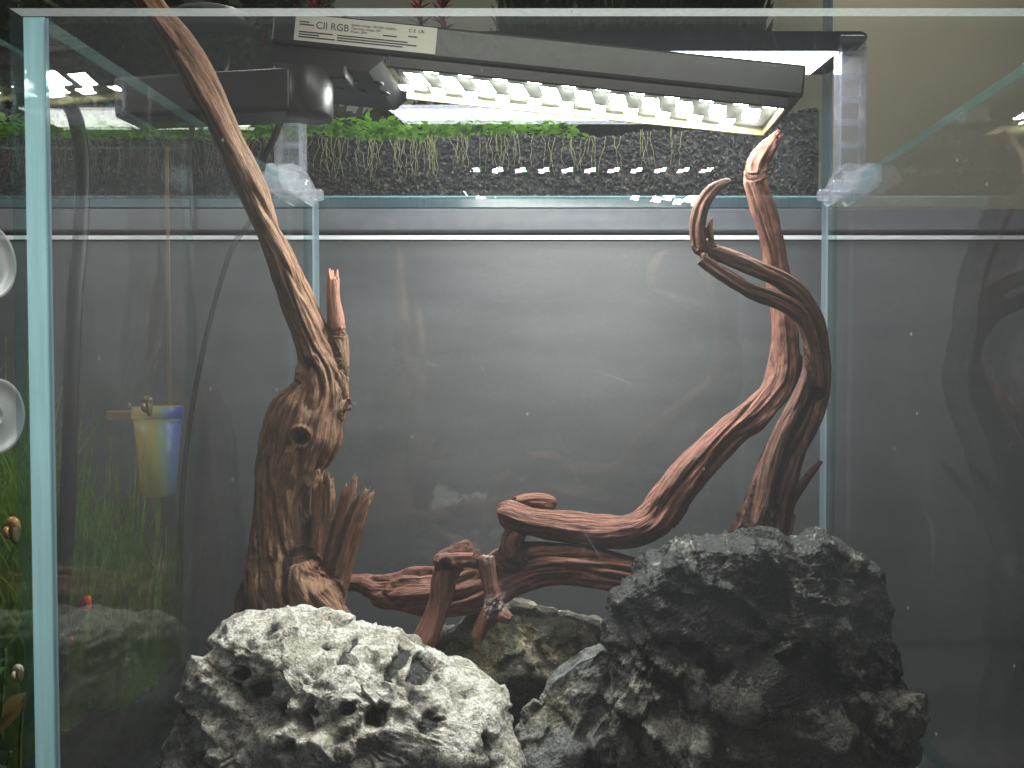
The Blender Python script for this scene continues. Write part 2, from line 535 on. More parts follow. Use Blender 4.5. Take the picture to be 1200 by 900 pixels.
def driftwood(name, chains, mat, label, voxel=.0011, holes=(), seed=0., groove=1., twist=6., tintspots=()):
    bm = bmesh.new()
    S, Rr, T, NN, BB, ARC, TI, RAG, END = [], [], [], [], [], [], [], [], []
    for ci, ch in enumerate(chains):
        tv, rg = 0., 0.
        if isinstance(ch, dict): tv, rg, ch = ch.get('tint', 0.), ch.get('rag', 0.), ch['pts']
        raw = []
        for (x, y, d, r) in ch:
            p = at(x, y, d); raw.append((p.x, p.y, p.z, r * d / F))
        cc = catmull(raw, 12)
        p, r = cc[:, :3], np.maximum(cc[:, 3], .0006)
        def lob(i, a, p=p, ci=ci):
            q = Vector((math.cos(a) * 1.1 + ci * 5, math.sin(a) * 1.1 + seed, p[i][2] * 9 + p[i][0] * 9))
            return 1 + .22 * noise.noise(q) + .08 * noise.noise(q * 2.3)
        tube(bm, p, r, 26, True, lob)
        t, n, b = frames(p)
        arc = np.concatenate([[0], np.cumsum(np.linalg.norm(np.diff(p, axis=0), axis=1))]) + ci * 1.37 + seed
        S.append(p); Rr.append(r); T.append(t); NN.append(n); BB.append(b); ARC.append(arc); TI.append(np.full(len(p), tv)); RAG.append(np.full(len(p), rg)); END.append(arc - arc[0])
    me = bpy.data.meshes.new(name); bm.to_mesh(me); bm.free()
    tmp = bpy.data.objects.new('tmp', me); C.objects.link(tmp)
    rm = tmp.modifiers.new('r', 'REMESH'); rm.mode = 'VOXEL'; rm.voxel_size = voxel
    sm = tmp.modifiers.new('s', 'SMOOTH'); sm.factor = .5; sm.iterations = 4
    dg = bpy.context.evaluated_depsgraph_get()
    out = bpy.data.meshes.new_from_object(tmp.evaluated_get(dg))
    bpy.data.objects.remove(tmp); bpy.data.meshes.remove(me)
    S = np.concatenate(S); Rr = np.concatenate(Rr); NN = np.concatenate(NN); BB = np.concatenate(BB); T = np.concatenate(T)
    ARC = np.concatenate(ARC); TI = np.concatenate(TI)
    n = len(out.vertices)
    V = np.empty(n * 3); out.vertices.foreach_get('co', V); V = V.reshape(-1, 3)
    NV = np.empty(n * 3); out.vertices.foreach_get('normal', NV); NV = NV.reshape(-1, 3)
    idx = np.empty(n, int)
    S2 = (S ** 2).sum(1)
    for k in range(0, n, 4000):
        d = np.sqrt(np.maximum((V[k:k + 4000] ** 2).sum(1)[:, None] + S2[None] - 2 * V[k:k + 4000] @ S.T, 0))
        idx[k:k + 4000] = np.argmin(d - Rr[None], axis=1)
    rel = V - S[idx]
    ang = np.arctan2((rel * BB[idx]).sum(1), (rel * NN[idx]).sum(1))
    s = ARC[idx] + (rel * T[idx]).sum(1)
    r = Rr[idx]
    an = ang + s * twist
    gr = np.stack([np.cos(an) * r, np.sin(an) * r, s], 1)
    E = np.empty(len(out.edges) * 2, int); out.edges.foreach_get('vertices', E); E = E.reshape(-1, 2)
    deg = np.bincount(E.ravel(), minlength=n)[:, None].astype(float)
    for _ in range(14):                                      # even out the grain where limbs meet
        acc = np.zeros_like(gr)
        for c in range(3):
            acc[:, c] = np.bincount(E[:, 0], gr[E[:, 1], c], n) + np.bincount(E[:, 1], gr[E[:, 0], c], n)
        gr = .4 * gr + .6 * acc / np.maximum(deg, 1)
    h = np.zeros(n); fr = noise.fractal; ns = noise.noise
    for i in range(n):
        gx, gy, gz = gr[i]; ri = r[i]
        k = min(1.25, max(.25, ri / .016))
        q = Vector((gx * 150, gy * 150, gz * 9))
        a = ns(q); a2 = ns(Vector((gx * 420, gy * 420, gz * 20)))
        w = fr(Vector((gx * 60, gy * 60, gz * 26)), 1., 2., 3)
        cut = max(0., abs(ns(Vector((gx * 75, gy * 75, gz * 6 + 9)))) * -6 + 1)      # long deep cracks
        h[i] = groove * k * (.0019 * a + .0012 * a2 - .0036 * cut) + .0024 * k * w
    V2 = V + NV * h[:, None]
    RG = np.concatenate(RAG); EN = np.concatenate(END)
    for i in np.nonzero(RG[idx] > 0)[0]:                     # frayed, broken ends
        w = max(0., 1 - EN[idx[i]] / (RG[idx[i]] * 2.2))
        if w > 0:
            gx, gy, gz = gr[i]
            V2[i] += T[idx[i]] * (-(ns(Vector((gx * 260, gy * 260, seed))) + .6 * ns(Vector((gx * 620, gy * 620, seed)))) * RG[idx[i]] * 1.3 * w * w)
    for (x, y, dd, rr, dep) in holes:                        # knot holes
        c0 = np.array(at(x, y, dd)); R0 = rr * dd / F
        d = np.sqrt((V2[:, 0] - c0[0]) ** 2 + (V2[:, 2] - c0[2]) ** 2)
        fac = np.clip(1 - d / R0, 0, 1); fac = fac * fac * (3 - 2 * fac)
        rim = np.exp(-((d / R0 - 1.05) / .22) ** 2)
        frontf = (NV[:, 1] < .2) & (np.abs(V2[:, 1] - c0[1]) < R0 * 2.6)
        V2[:, 1] += np.where(frontf, fac * dep - rim * dep * .16, 0)
    ti = TI[idx].copy()
    for (x, y, dd, rr, val) in tintspots:
        c0 = np.array(at(x, y, dd)); R0 = rr * dd / F
        d = np.sqrt((V2[:, 0] - c0[0]) ** 2 + (V2[:, 2] - c0[2]) ** 2)
        ti = np.where(d < R0, ti + val * np.clip(1.6 * (1 - d / R0), 0, 1), ti)
    base = np.array([V2[:, 0].mean(), V2[:, 1].mean(), V2[:, 2].min()])
    out.vertices.foreach_set('co', (V2 - base).ravel())
    out.polygons.foreach_set('use_smooth', [True] * len(out.polygons))
    A = out.attributes.new('grain', 'FLOAT_VECTOR', 'POINT'); A.data.foreach_set('vector', gr.astype(np.float32).ravel())
    A = out.attributes.new('tint', 'FLOAT', 'POINT'); A.data.foreach_set('value', ti.astype(np.float32))
    out.name = name
    out.materials.clear()
    o = link(name, out, mat); o.location = base
    return tag(o, label, 'driftwood', 'driftwood pieces')


W_TAN = wood_mat('wood_tan', (.042, .022, .013), (.165, .088, .051), (.32, .19, .118), (.50, .35, .23), (.27, .115, .072))
W_RED = wood_mat('wood_red', (.036, .015, .010), (.138, .058, .041), (.265, .128, .094), (.46, .29, .215), (.22, .072, .050))
W_DARK = wood_mat('wood_dark', (.030, .014, .010), (.098, .045, .032), (.20, .104, .074), (.42, .28, .165), (.165, .056, .040))

driftwood('driftwood_stump', [
    [(150, -60, .548, 15), (163, -28, .552, 16), (174, 0, .556, 15), (191, 24, .563, 15), (211, 52, .575, 17), (238, 100, .59, 17.5), (262, 150, .603, 15.5), (285, 200, .62, 16.5),
     (305, 250, .64, 15.5), (328, 300, .66, 16.5), (347, 350, .68, 18.5), (366, 400, .693, 21), (379, 450, .70, 32), (360, 500, .70, 41), (341, 545, .70, 34),
     (333, 590, .70, 31), (334, 640, .70, 37), (338, 690, .70, 50), (345, 730, .70, 48), (352, 775, .70, 40)],
    {'tint': .9, 'rag': .006, 'pts': [(391, 322, .698, 7.5), (391, 340, .698, 8.5), (393, 370, .698, 9.5), (396, 398, .70, 10)]},
    [(396, 396, .70, 11.5), (398, 425, .70, 10.5), (396, 450, .70, 12), (398, 480, .70, 13)],
    {'rag': .011, 'pts': [(381, 562, .685, 11), (380, 580, .688, 13), (378, 620, .69, 13), (373, 655, .69, 14), (366, 700, .69, 17)]},
    {'rag': .010, 'pts': [(412, 566, .69, 6.5), (409, 580, .69, 9), (402, 610, .69, 10), (393, 645, .69, 11), (383, 690, .69, 14)]},
    {'rag': .012, 'pts': [(430, 584, .69, 9), (424, 596, .69, 10), (413, 625, .69, 12), (402, 660, .69, 13), (390, 705, .69, 18)]},
    [(352, 660, .675, 14), (362, 690, .672, 25), (378, 715, .672, 26), (400, 738, .675, 20), (428, 755, .68, 11), (445, 765, .68, 6)],
    [(318, 655, .685, 16), (303, 700, .69, 22), (296, 730, .69, 18), (292, 760, .69, 16)],
], W_TAN, 'tall leaning brown stump with splintered side, its tip above the tank rim', holes=[(346, 514, .66, 12, .012), (366, 683, .65, 15, .011)],
    seed=.3, twist=4., groove=.85)

driftwood('driftwood_arch', [
    {'tint': 0., 'pts': [(394, 683, .73, 9), (425, 684, .725, 10.5), (452, 692, .715, 19), (488, 692, .71, 27), (530, 692, .705, 27), (568, 684, .70, 28), (602, 669, .70, 29),
     (640, 660, .70, 27), (690, 664, .70, 25), (740, 674, .70, 23), (790, 690, .70, 20), (840, 700, .70, 18)]},
    [(552, 637, .665, 5), (545, 643, .665, 10), (530, 657, .665, 16), (521, 675, .662, 15), (517, 700, .658, 14), (508, 728, .652, 13), (496, 755, .645, 14), (486, 772, .642, 13)],
    [(508, 655, .66, 4), (516, 655, .66, 10), (540, 652, .66, 13), (560, 655, .665, 12)],
    [(570, 652, .66, 12), (574, 680, .655, 10.5), (577, 704, .652, 11), (567, 728, .648, 9.5), (557, 748, .645, 8.5)],
    [(577, 704, .652, 9), (588, 719, .648, 9), (599, 727, .646, 6)],
    [(577, 704, .652, 7), (577, 722, .648, 7), (574, 735, .646, 5)],
    [(600, 652, .69, 15), (598, 634, .69, 13), (606, 622, .69, 12)],
], W_RED, 'low arching reddish driftwood on two short legs over the mossy rock', seed=2.1, twist=3., holes=[(521, 664, .645, 9, .007), (548, 668, .645, 8, .006), (500, 678, .68, 13, .004)],
    tintspots=[(578, 708, .65, 16, -1.2), (572, 652, .66, 8, -.8)])

driftwood('driftwood_branch', [
    [(583, 600, .69, 6), (588, 600, .69, 12), (596, 602, .69, 15.5), (606, 606, .69, 16), (630, 611, .695, 16), (665, 618, .70, 17), (700, 623, .70, 18), (735, 623, .702, 19.5), (763, 611, .705, 22), (785, 583, .708, 22),
     (812, 550, .712, 21), (850, 512, .72, 19), (888, 480, .73, 20), (913, 447, .737, 20), (919, 405, .74, 16.5), (917, 350, .74, 14.5), (908, 300, .735, 14.5), (897, 250, .728, 14.5),
     (887, 212, .722, 13), (886, 194, .72, 11)],
    {'tint': .6, 'rag': .009, 'pts': [(912, 158, .708, 4.5), (906, 166, .711, 8), (898, 176, .714, 10.5), (889, 190, .718, 12.5), (886, 204, .72, 12)]},
    [(603, 592, .71, 12), (625, 588, .715, 11.5), (644, 591, .715, 9.5), (651, 594, .715, 4)],
    [(790, 600, .712, 13), (793, 607, .712, 8)],
    [(930, 440, .74, 9), (936, 425, .74, 5), (938, 415, .738, 2.5)],
], W_RED, 'long reddish driftwood branch bent like an S, rising to a frayed tip', seed=5.2, twist=4., tintspots=[])

driftwood('driftwood_curl', [
    [(868, 690, .70, 44), (878, 650, .70, 36), (892, 620, .702, 30), (900, 590, .704, 25), (909, 560, .706, 24.5), (924, 522, .708, 23), (941, 486, .71, 20), (954, 452, .712, 16),
     (959, 425, .712, 12), (959, 398, .706, 11), (951, 368, .70, 11.5), (928, 337, .695, 11.5), (893, 319, .69, 10.5), (856, 304, .688, 10), (830, 294, .688, 10), (819, 289, .688, 9)],
    [(955, 455, .70, 11), (953, 420, .70, 10), (946, 386, .695, 9.5), (932, 364, .69, 10), (908, 350, .685, 10.5), (880, 340, .682, 11), (850, 322, .68, 10), (828, 308, .679, 9), (820, 303, .679, 8)],
    [(824, 296, .686, 8), (818, 284, .686, 9), (817, 264, .684, 9.5), (822, 243, .682, 9), (834, 224, .68, 7.5), (847, 215, .679, 5.5), (857, 212, .679, 3)],
    [(835, 285, .685, 4), (832, 268, .684, 4), (836, 252, .684, 2)],
    [(918, 600, .712, 11), (928, 584, .715, 7), (942, 566, .72, 5.5), (955, 549, .722, 4.5), (963, 540, .723, 3)],
    [(925, 600, .70, 9), (918, 620, .695, 11), (910, 645, .69, 13)],
    [(900, 600, .690, 12), (878, 632, .685, 14), (850, 655, .68, 16)],
    [(945, 400, .702, 4), (948, 430, .70, 7), (938, 465, .695, 9), (920, 500, .69, 9), (905, 540, .688, 9), (894, 585, .686, 9), (882, 640, .682, 10)],
], W_DARK, 'dark curling driftwood trunk with hooked double tip behind the black rock', seed=7.7, twist=2.5, groove=1.5)

# ------------------------------------------------------------------ lamps
BLACK = plain('black_plastic', (.0055, .0057, .006), .42, var=.25, bump=.25, spec=.35)
GREYP = plain('dark_anodised', (.10, .11, .13), .38, .6, var=.12)
LEDW = emit('led_white', (1., .99, .96), 150.)
LEDS = emit('led_small', (.96, 1.0, .94), 110.)
BOARD = plain('led_board', (.30, .34, .28), .5)
RIM = plain('brass_rim', (.42, .38, .18), .4, .3)
DIFF = emit('lamp_diffuser', (.86, .90, 1.0), 11.)
PAPER = plain('label_paper', (.42, .41, .36), .6, var=.05)
INK = plain('label_ink', (.015, .015, .017), .6)

lampA = tag(empty('led_lamp', at(630, 95, .70)), 'black clip-on lamp with printed paper label and bare rows of bright diodes', 'lamp')
pl, pr = at(316, 50, .668), at(942, 115, .668)                   # lower front edge of the bar
ux = (pr - pl).normalized(); uz = Vector((0, -1, 0)).cross(ux).normalized()
if uz.z < 0: uz = -uz
L = (pr - pl).length
MA = Matrix(((ux.x, 0, uz.x, pl.x), (ux.y, 1, uz.y, pl.y), (ux.z, 0, uz.z, pl.z), (0, 0, 0, 1)))   # local: x along the bar, y deep, z up
def la(o): return keep(o, lampA)
bm = bmesh.new(); box(bm, 0, L, 0, .086, .001, .030, .003, 2, MA); la(obj('housing', bm, plain('lamp_housing', (.012, .014, .0135), .45, .1, .3), None))
bm = bmesh.new(); prism(bm, [(0, -.015), (.088, -.015), (.103, .0005), (0, .0005)], 'y', .004, .104, MA); drv = la(obj('driver_cover', bm, BLACK))
for i in range(6):
    xx, yy = .034 + .022 * (i % 3), .03 + .025 * (i // 3)
    bm = bmesh.new(); lathe(bm, [(0, -.0165), (.0042, -.0165), (.0046, -.0152), (.0046, -.0148)], 14, MA @ Matrix.Translation((xx + .012, yy, 0)))
    la(obj('rubber_foot', bm, BLACK, None, True))
bm = bmesh.new(); box(bm, .106, L - .016, .006, .080, -.0012, .0004, 0, 2, MA); la(obj('led_board', bm, BOARD))
for y0, y1 in ((.0805, .084), (.002, .0055)):
    bm = bmesh.new(); box(bm, .104, L - .012, y0, y1, -.0095, .0004, .0008, 1, MA); la(obj('board_rim', bm, RIM if y0 > .05 else BLACK))
bm = bmesh.new(); box(bm, L - .0155, L - .0125,   .006, .080, -.0095, .0004, .0008, 1, MA); la(obj('board_rim', bm, RIM))
m = Mat('glow_cover')  # added sheet under the diodes that spreads a glow between them
fc_ = m.n('MixShader', {0: .5, 1: m.n('BsdfTranslucent', {0: (.9, .92, .88)}).outputs[0], 2: m.n('BsdfDiffuse', {0: (.9, .92, .88)}).outputs[0]}).outputs[0]
fn = m.noise(m.obj(), 160., 4)
GLOW_COVER = m.surf(m.n('MixShader', {0: m.ramp(fn, [(.3, .004), (.7, .011)]), 1: m.n('BsdfTransparent', {0: (.97, .98, .97)}).outputs[0], 2: fc_}).outputs[0])
bm = bmesh.new(); box(bm, .1075, L - .0165, .0062, .0798, -.0090, -.0075, 0, 2, MA); la(obj('glow_sheet', bm, GLOW_COVER))
ncol = 11; x0c, x1c = .122, L - .036
def chip_mesh(w, d, skew, mat):
    bm = bmesh.new()
    prism(bm, [(-w / 2, -.0030), (w / 2, -.0030), (w / 2, -.0012), (-w / 2, -.0012)], 'y', -d / 2, d / 2)
    for v in bm.verts: v.co.x += v.co.y * skew
    bmesh.ops.recalc_face_normals(bm, faces=bm.faces)
    for f in bm.faces: f.material_index = 0 if f.normal.z < -.5 else 1
    me = bpy.data.meshes.new('led_chip'); bm.to_mesh(me); bm.free(); me.materials.append(mat); me.materials.append(BOARD); return me
chip_big, chip_small = chip_mesh(.0150, .028, .16, LEDW), chip_mesh(.0125, .0140, 0, LEDS)
for i in range(ncol):
    xc = x0c + (x1c - x0c) * i / (ncol - 1)
    for me, dx, yy in ((chip_big, 0, .044), (chip_small, -.017, .070), (chip_small, .017 if i < ncol - 1 else .012, .017)):
        o = bpy.data.objects.new('led_chip', me); C.objects.link(o)
        o.matrix_world = MA @ Matrix.Translation((xc + dx, yy, 0))
        o.parent = lampA; o.matrix_parent_inverse = Matrix.Translation(-lampA.location)
# paper label on the front face
lab_l, lab_r = .021, .146
bm = bmesh.new(); box(bm, lab_l, lab_r, -.0006, .0002, .0045, .0275, 0, 2, MA); lab = la(obj('paper_label', bm, PAPER))
def text(body, size, x, z, name='lettering'):
    cu = bpy.data.curves.new('t', 'FONT'); cu.body = body; cu.size = size
    to = bpy.data.objects.new('t', cu); C.objects.link(to)
    me = bpy.data.meshes.new_from_object(to.evaluated_get(bpy.context.evaluated_depsgraph_get()))
    bpy.data.objects.remove(to); bpy.data.curves.remove(cu)
    me.transform(MA @ Matrix.Translation((x, -.0009, z)) @ Matrix.Rotation(PI / 2, 4, 'X'))
    o = link(name, me, INK); o.parent = lab
    return o
text('CII RGB', .0086, lab_l + .0185, .0163)
text('System voltage: 100-240V 50/60Hz', .0028, lab_l + .0495, .0218)
text('Operating voltage: 24V', .0028, lab_l + .0495, .0188)
text('Power: 20W', .0028, lab_l + .0495, .0158)
text('C E  UK', .0042, lab_l + .100, .0215)
for z, xa, xb in ((.0205, .004, .0125), (.0182, .004, .0165), (.0118, .004, .034), (.0096, .004, .022), (.0074, .004, .036), (.0118, .038, .100), (.0096, .038, .108), (.0074, .038, .096), (.0158, .078, .090), (.0172, .100, .108)):
    bm = bmesh.new(); box(bm, lab_l + xa, lab_l + xb, -.0009, -.0007, z, z + .0010, 0, 2, MA)
    o = obj('print_line', bm, INK, lab)
# swing arm with its round hub, reaching over the left pane
hub = at(362, 112, .667)
bm = bmesh.new()
lathe(bm, [(0, -.020), (.0185, -.020), (.0205, -.0175), (.0205, .019), (.019, .0205), (0, .0205)], 36, Matrix.Translation(hub))
la(obj('arm_hub', bm, BLACK, None, True))
a0, a1 = at(352, 112, .667), at(150, 122, .69)
d = (a1 - a0).normalized(); side = Vector((0, 0, 1)).cross(d).normalized(); up = d.cross(side)
if up.z < 0: up = -up
MB = Matrix(((d.x, side.x, up.x, a0.x), (d.y, side.y, up.y, a0.y), (d.z, side.z, up.z, a0.z), (0, 0, 0, 1)))
bm = bmesh.new(); box(bm, 0, (a1 - a0).length, -.019, .019, -.0185, .0185, .004, 3, MB); la(obj('swing_arm', bm, BLACK))
bm = bmesh.new(); box(bm, 0, .030, -.004, .02, .004, .016, .002, 2, Matrix.Translation(hub + Vector((.004, .0, .010)))); la(obj('arm_joint', bm, BLACK))
la(cable('power_cord', [at(330, 140, .70), at(320, 165, .73), at(309, 190, .76), at(292, 260, .93), at(268, 300, .935), at(236, 420, .94), at(215, 560, .94), at(210, 736, .93)], .0032, BLACK))

# the slim lamp with a frosted panel, level, on two clear stands
lampB = tag(empty('slim_lamp', (.02, .873, CAMZ + .35)), 'slim grey lamp with frosted white panel on clear stands over the rear glass', 'lamp')
xb0, xb1, yb0, yb1, zb = -.2516, .296, .838, .908, CAMZ + .349
prof = [(xb0 - .03, zb + .012), (xb0 - .012, zb + .0008), (xb1 + .008, zb + .0008), (xb1 + .030, zb + .012), (xb1 + .032, zb + .018), (xb1 + .026, zb + .0225), (xb0 - .03, zb + .0225)]
bm = bmesh.new(); prism(bm, prof, 'y', yb0, yb1)
bmesh.ops.bevel(bm, geom=list(bm.edges), offset=.0015, segments=2, affect='EDGES')
keep(obj('housing', bm, GREYP), lampB)
bm = bmesh.new()
vs = [bm.verts.new(p) for p in ((xb0 + .012, yb0 + .004, zb), (xb1 - .002, yb0 + .004, zb), (xb1 - .012, yb1 - .004, zb), (xb0 + .002, yb1 - .004, zb))]
vt = [bm.verts.new(v.co + Vector((0, 0, .0007))) for v in vs]
bm.faces.new(vs); bm.faces.new(vt[::-1])
for i in range(4): bm.faces.new((vs[i], vs[(i + 1) % 4], vt[(i + 1) % 4], vt[i]))
keep(obj('diffuser_panel', bm, DIFF), lampB)

# a third bar over the front of the tank (its row of diodes is mirrored in the rear glass)
lampC = tag(empty('front_led_lamp', (.03, .50, CAMZ + .38)), 'level black lamp over the tank front, mirrored as a row of dots', 'lamp')
hC = CAMZ + .3686
bm = bmesh.new(); box(bm, -.215, .285, .47, .53, hC + .0032, hC + .028, .003, 2); keep(obj('housing', bm, BLACK), lampC)
cm = [chip_mesh(.010, .010, 0, emit('led_green', (.28, 1., .42), 180.)), chip_mesh(.010, .010, 0, emit('led_pink', (1., .38, .72), 220.))]
for i in range(11):
    for k in range(2):
        o = bpy.data.objects.new('led_chip', cm[k]); C.objects.link(o)
        o.location = (-.188 + i * .0436 + (.010 if k == 0 else 0), .506 if k == 0 else .496, hC + .004)
        keep(o, lampC)

# clear acrylic stands that grip the side panes
m = Mat('clear_acrylic'); face = m.n('LayerWeight', {0: .5}).outputs['Facing']
fr_ = m.math('ADD', m.math('MULTIPLY', m.math('POWER', face, 3.), .85), .07)
b_ = m.n('MixShader', {0: fr_, 1: m.n('BsdfTransparent', {0: (.95, .96, .97)}).outputs[0], 2: m.n('BsdfGlossy', {0: (1, 1, 1), 'Roughness': .06}).outputs[0]}).outputs[0]
dd_ = m.n('MixShader', {0: .6, 1: m.n('BsdfDiffuse', {0: (.8, .82, .85)}).outputs[0], 2: m.n('BsdfTranslucent', {0: (.9, .92, .95)}).outputs[0]}).outputs[0]
ACR = m.surf(m.n('MixShader', {0: .20, 1: b_, 2: dd_}).outputs[0])

def lamp_stand(sgn, xc, label):
    t = tag(empty('lamp_stand', (xc, .82, ZT)), label, 'lamp stand', 'clear lamp stands')
    y0, y1 = .772, .876
    def k(n_, bm): return keep(obj(n_, bm, ACR), t)
    for x in (xc - .0125, xc + .0088):                       # cheeks either side of the pane
        bm = bmesh.new()
        prism(bm, [(y0, ZT - .010), (y0 + .012, ZT - .016), (y1 - .008, ZT - .016), (y1, ZT - .010), (y1, ZT + .004), (y1 - .03, ZT + .016), (y0 + .03, ZT + .016), (y0, ZT + .006)], 'x', x, x + .0037)
        k('clamp_cheek', bm)
    bm = bmesh.new(); box(bm, xc - .0087, xc + .0086, y0 + .004, y1 - .004, ZT + .0006, ZT + .006, .0008, 1); k('clamp_bridge', bm)
    for yy in (y0 + .014, .82, y1 - .012):
        bm = bmesh.new()
        inx = -sgn
        base = xc + (.0126 * inx)
        lathe(bm, [(0, 0), (.0062, 0), (.0068, .001), (.0068, .009), (.006, .010), (0, .010)], 20, Matrix.Translation((base, yy, ZT - .004)) @ Matrix.Rotation(inx * PI / 2, 4, 'Y'))
        k('clamp_knob', bm)
    ztop = CAMZ + .352
    xa = xc + .004 * sgn
    for x in (xa - .0155, xa + .0120):
        bm = bmesh.new(); box(bm, x, x + .0035, .832, .848, ZT + .0155, ztop, .0007, 1); k('upright', bm)
    nr = 6
    for i in range(nr):
        z = ZT + .019 + (ztop - ZT - .026) * i / (nr - 1)
        bm = bmesh.new(); box(bm, xa - .0119, xa + .0119, .8325, .8475, z, z + .0028, .0006, 1); k('rung', bm)
    bm = bmesh.new(); box(bm, xa - .0118, xa + .0118, .8385, .8405, ZT + .022, ztop - .008, 0); k('web', bm)
    bm = bmesh.new(); lathe(bm, [(0, -.014), (.0085, -.014), (.009, -.013), (.009, .013), (.0085, .014), (0, .014)], 20, Matrix.Translation((xa, .84, ztop + .006)) @ Matrix.Rotation(PI / 2, 4, 'Y')); k('pivot', bm)
lamp_stand(-1, XL - G / 2, 'clear acrylic lamp stand clamped beside the leaning stump, under a black arm')
lamp_stand(1, XR + G / 2, 'clear acrylic lamp stand clamped on the pane backed by bare wall')

# ------------------------------------------------------------------ cabinet behind and the planted tank on it
YC = .955
m = Mat('cabinet_board'); v = m.obj()
cn = m.noise(m.mapping(v, (3., 3., 14.)), 2., 6, .6); cn2 = m.noise(v, 240., 4, .7)
cc = m.mix(m.ramp(cn, [(.3, 0.), (.7, 1.)]), (.070, .070, .074), (.095, .095, .100))
cc = m.mix(.4, cc, m.ramp(cn2, [(.3, .6), (.7, 1.)]), 'MULTIPLY')
CAB = m.surf(m.bsdf(cc, .5, normal=m.bump(cn2, .15, .001)))
RAIL = plain('cabinet_rail', (.12, .12, .13), .5, var=.12)
WHITE = plain('white_edge_band', (.80, .80, .80), .5, var=.03)
zc = lambda y: at(670, y, YC).z
cab = tag(empty('cabinet', (0, YC + .2, -.6)), 'long dark grey cabinet with a bright white edge strip behind the aquarium', 'cabinet')
keep(mk_box('carcass', plain('cabinet_core', (.012, .012, .012), .7), None, -1.8, 1.8, YC + .021, YC + .45, -.6, zc(243.8)), cab)
keep(mk_box('top_rail', RAIL, None, -1.8, 1.8, YC, YC + .020, zc(269.5), zc(244.5), bevel=.001), cab)
keep(mk_box('edge_band', WHITE, None, -1.8, 1.8, YC - .004, YC + .020, zc(281.5), zc(276.5), bevel=.0006), cab)
keep(mk_box('door', CAB, None, -1.8, 1.8, YC, YC + .020, -.55, zc(282.2), bevel=.001), cab)

ZS = zc(243)                                                  # top of the cabinet
XFR = at(976, 100, YC).x
ft = tag(empty('planted_aquarium', (-.4, YC + .2, ZS)), 'planted aquarium with dark soil standing on the grey cabinet', 'aquarium')
GL2 = [GLASS_FAR, EDGE_FAR]
def fp(n_, *a): return keep(pane(n_, None, *a), ft)
ZF = ZS + .0115
fp('front_pane', -1.7, XFR, YC + .002, YC + .010, ZF + .0004, ZS + .46, 1, GL2)
fp('bottom_pane', -1.7, XFR, YC + .002, YC + .42, ZS + .0006, ZF, 2, [EDGE_FAR, EDGE_FAR])
fp('side_pane', XFR - .010, XFR, YC + .0104, YC + .40, ZF + .0004, ZS + .46, 0, GL2)
fp('rear_pane', -1.7, XFR - .0104, YC + .40, YC + .408, ZF + .0004, ZS + .46, 1, GL2)
XS = XFR - .0115
def soil_top(x, y):
    d = (y - YC) / .38
    base = .075 + .055 * d
    return ZF + base + .016 * noise.noise(Vector((x * 7, y * 7, 2.))) + (.035 * max(0, min(1, (x - .05) / .25)))
# soil bed with separate grains on its front and top
m = Mat('aqua_soil'); v = m.obj()
rnd = m.n('ObjectInfo').outputs['Random']
sv = m.n('TexVoronoi', {'Vector': v, 'Scale': 240.}).outputs['Color']
sf = m.n('SeparateColor', {0: sv}).outputs[0]
scol = m.ramp(sf, [(0., (.010, .010, .011)), (.6, (.035, .033, .032)), (.86, (.07, .058, .045)), (1., (.17, .14, .10))])
SOIL = m.surf(m.bsdf(scol, .75))
nx, ny = 90, 12
bm = bmesh.new(); grid = []
for j in range(ny + 1):
    y = YC + .0175 + (.37) * j / ny
    grid.append([bm.verts.new((-1.65 + (XS + 1.65) * i / nx, y, soil_top(-1.65 + (XS + 1.65) * i / nx, y) - .003)) for i in range(nx + 1)])
low = [bm.verts.new((g.co.x, YC + .0175, ZF + .001)) for g in grid[0]]
for j in range(ny):
    for i in range(nx): bm.faces.new((grid[j][i], grid[j][i + 1], grid[j + 1][i + 1], grid[j + 1][i]))
for i in range(nx): bm.faces.new((low[i], low[i + 1], grid[0][i + 1], grid[0][i]))
gv, gf = [], []
ico = bmesh.new(); bmesh.ops.create_icosphere(ico, subdivisions=1, radius=1.)
iv = np.array([v.co[:] for v in ico.verts]); iff = [[v.index for v in f.verts] for f in ico.faces]; ico.free()
soil = tag(obj('soil_bed', bm, SOIL), 'dark granular soil bed inside the planted tank behind', 'soil', kind='stuff')
rng = np.random.default_rng(3)
for k in range(9500):
    x = rng.uniform(-1.05, XS - .003)
    if k < 6500:
        y = YC + .0135 + rng.uniform(0, .003); zt = soil_top(x, y); z = ZF + .003 + (zt - ZF - .003) * rng.uniform(0, 1)
    else:
        y = YC + .014 + .25 * rng.uniform() ** 1.6; z = soil_top(x, y)
    r = rng.uniform(.0016, .0030)
    o_ = len(gv) * 12
    gv.append(iv * r * rng.uniform(.75, 1.25, (12, 1)) + (x, y, z)); gf.append(k)
VV = np.concatenate(gv); FF = [[a + 12 * k for a in f] for k in range(len(gv)) for f in iff]
me = bpy.data.meshes.new('soil_grain'); me.from_pydata(VV.tolist(), [], FF)
sg = link('soil_grain', me, SOIL, soil); sg['kind'] = 'stuff'


def leaf_mat(name, c0, c1, trans=.4):
    m = Mat(name)
    v = m.obj(); n = m.noise(v, 55., 3); n2 = m.noise(v, 400., 2)
    c = m.mix(m.ramp(n, [(.3, 0.), (.7, 1.)]), c0, c1)
    c = m.mix(.4, c, m.ramp(n2, [(.3, .5), (.7, 1.)]), 'MULTIPLY')
    a = m.bsdf(c, .7, spec=.15)
    return m.surf(m.n('MixShader', {0: trans, 1: a, 2: m.n('BsdfTranslucent', {0: c}).outputs[0]}).outputs[0])


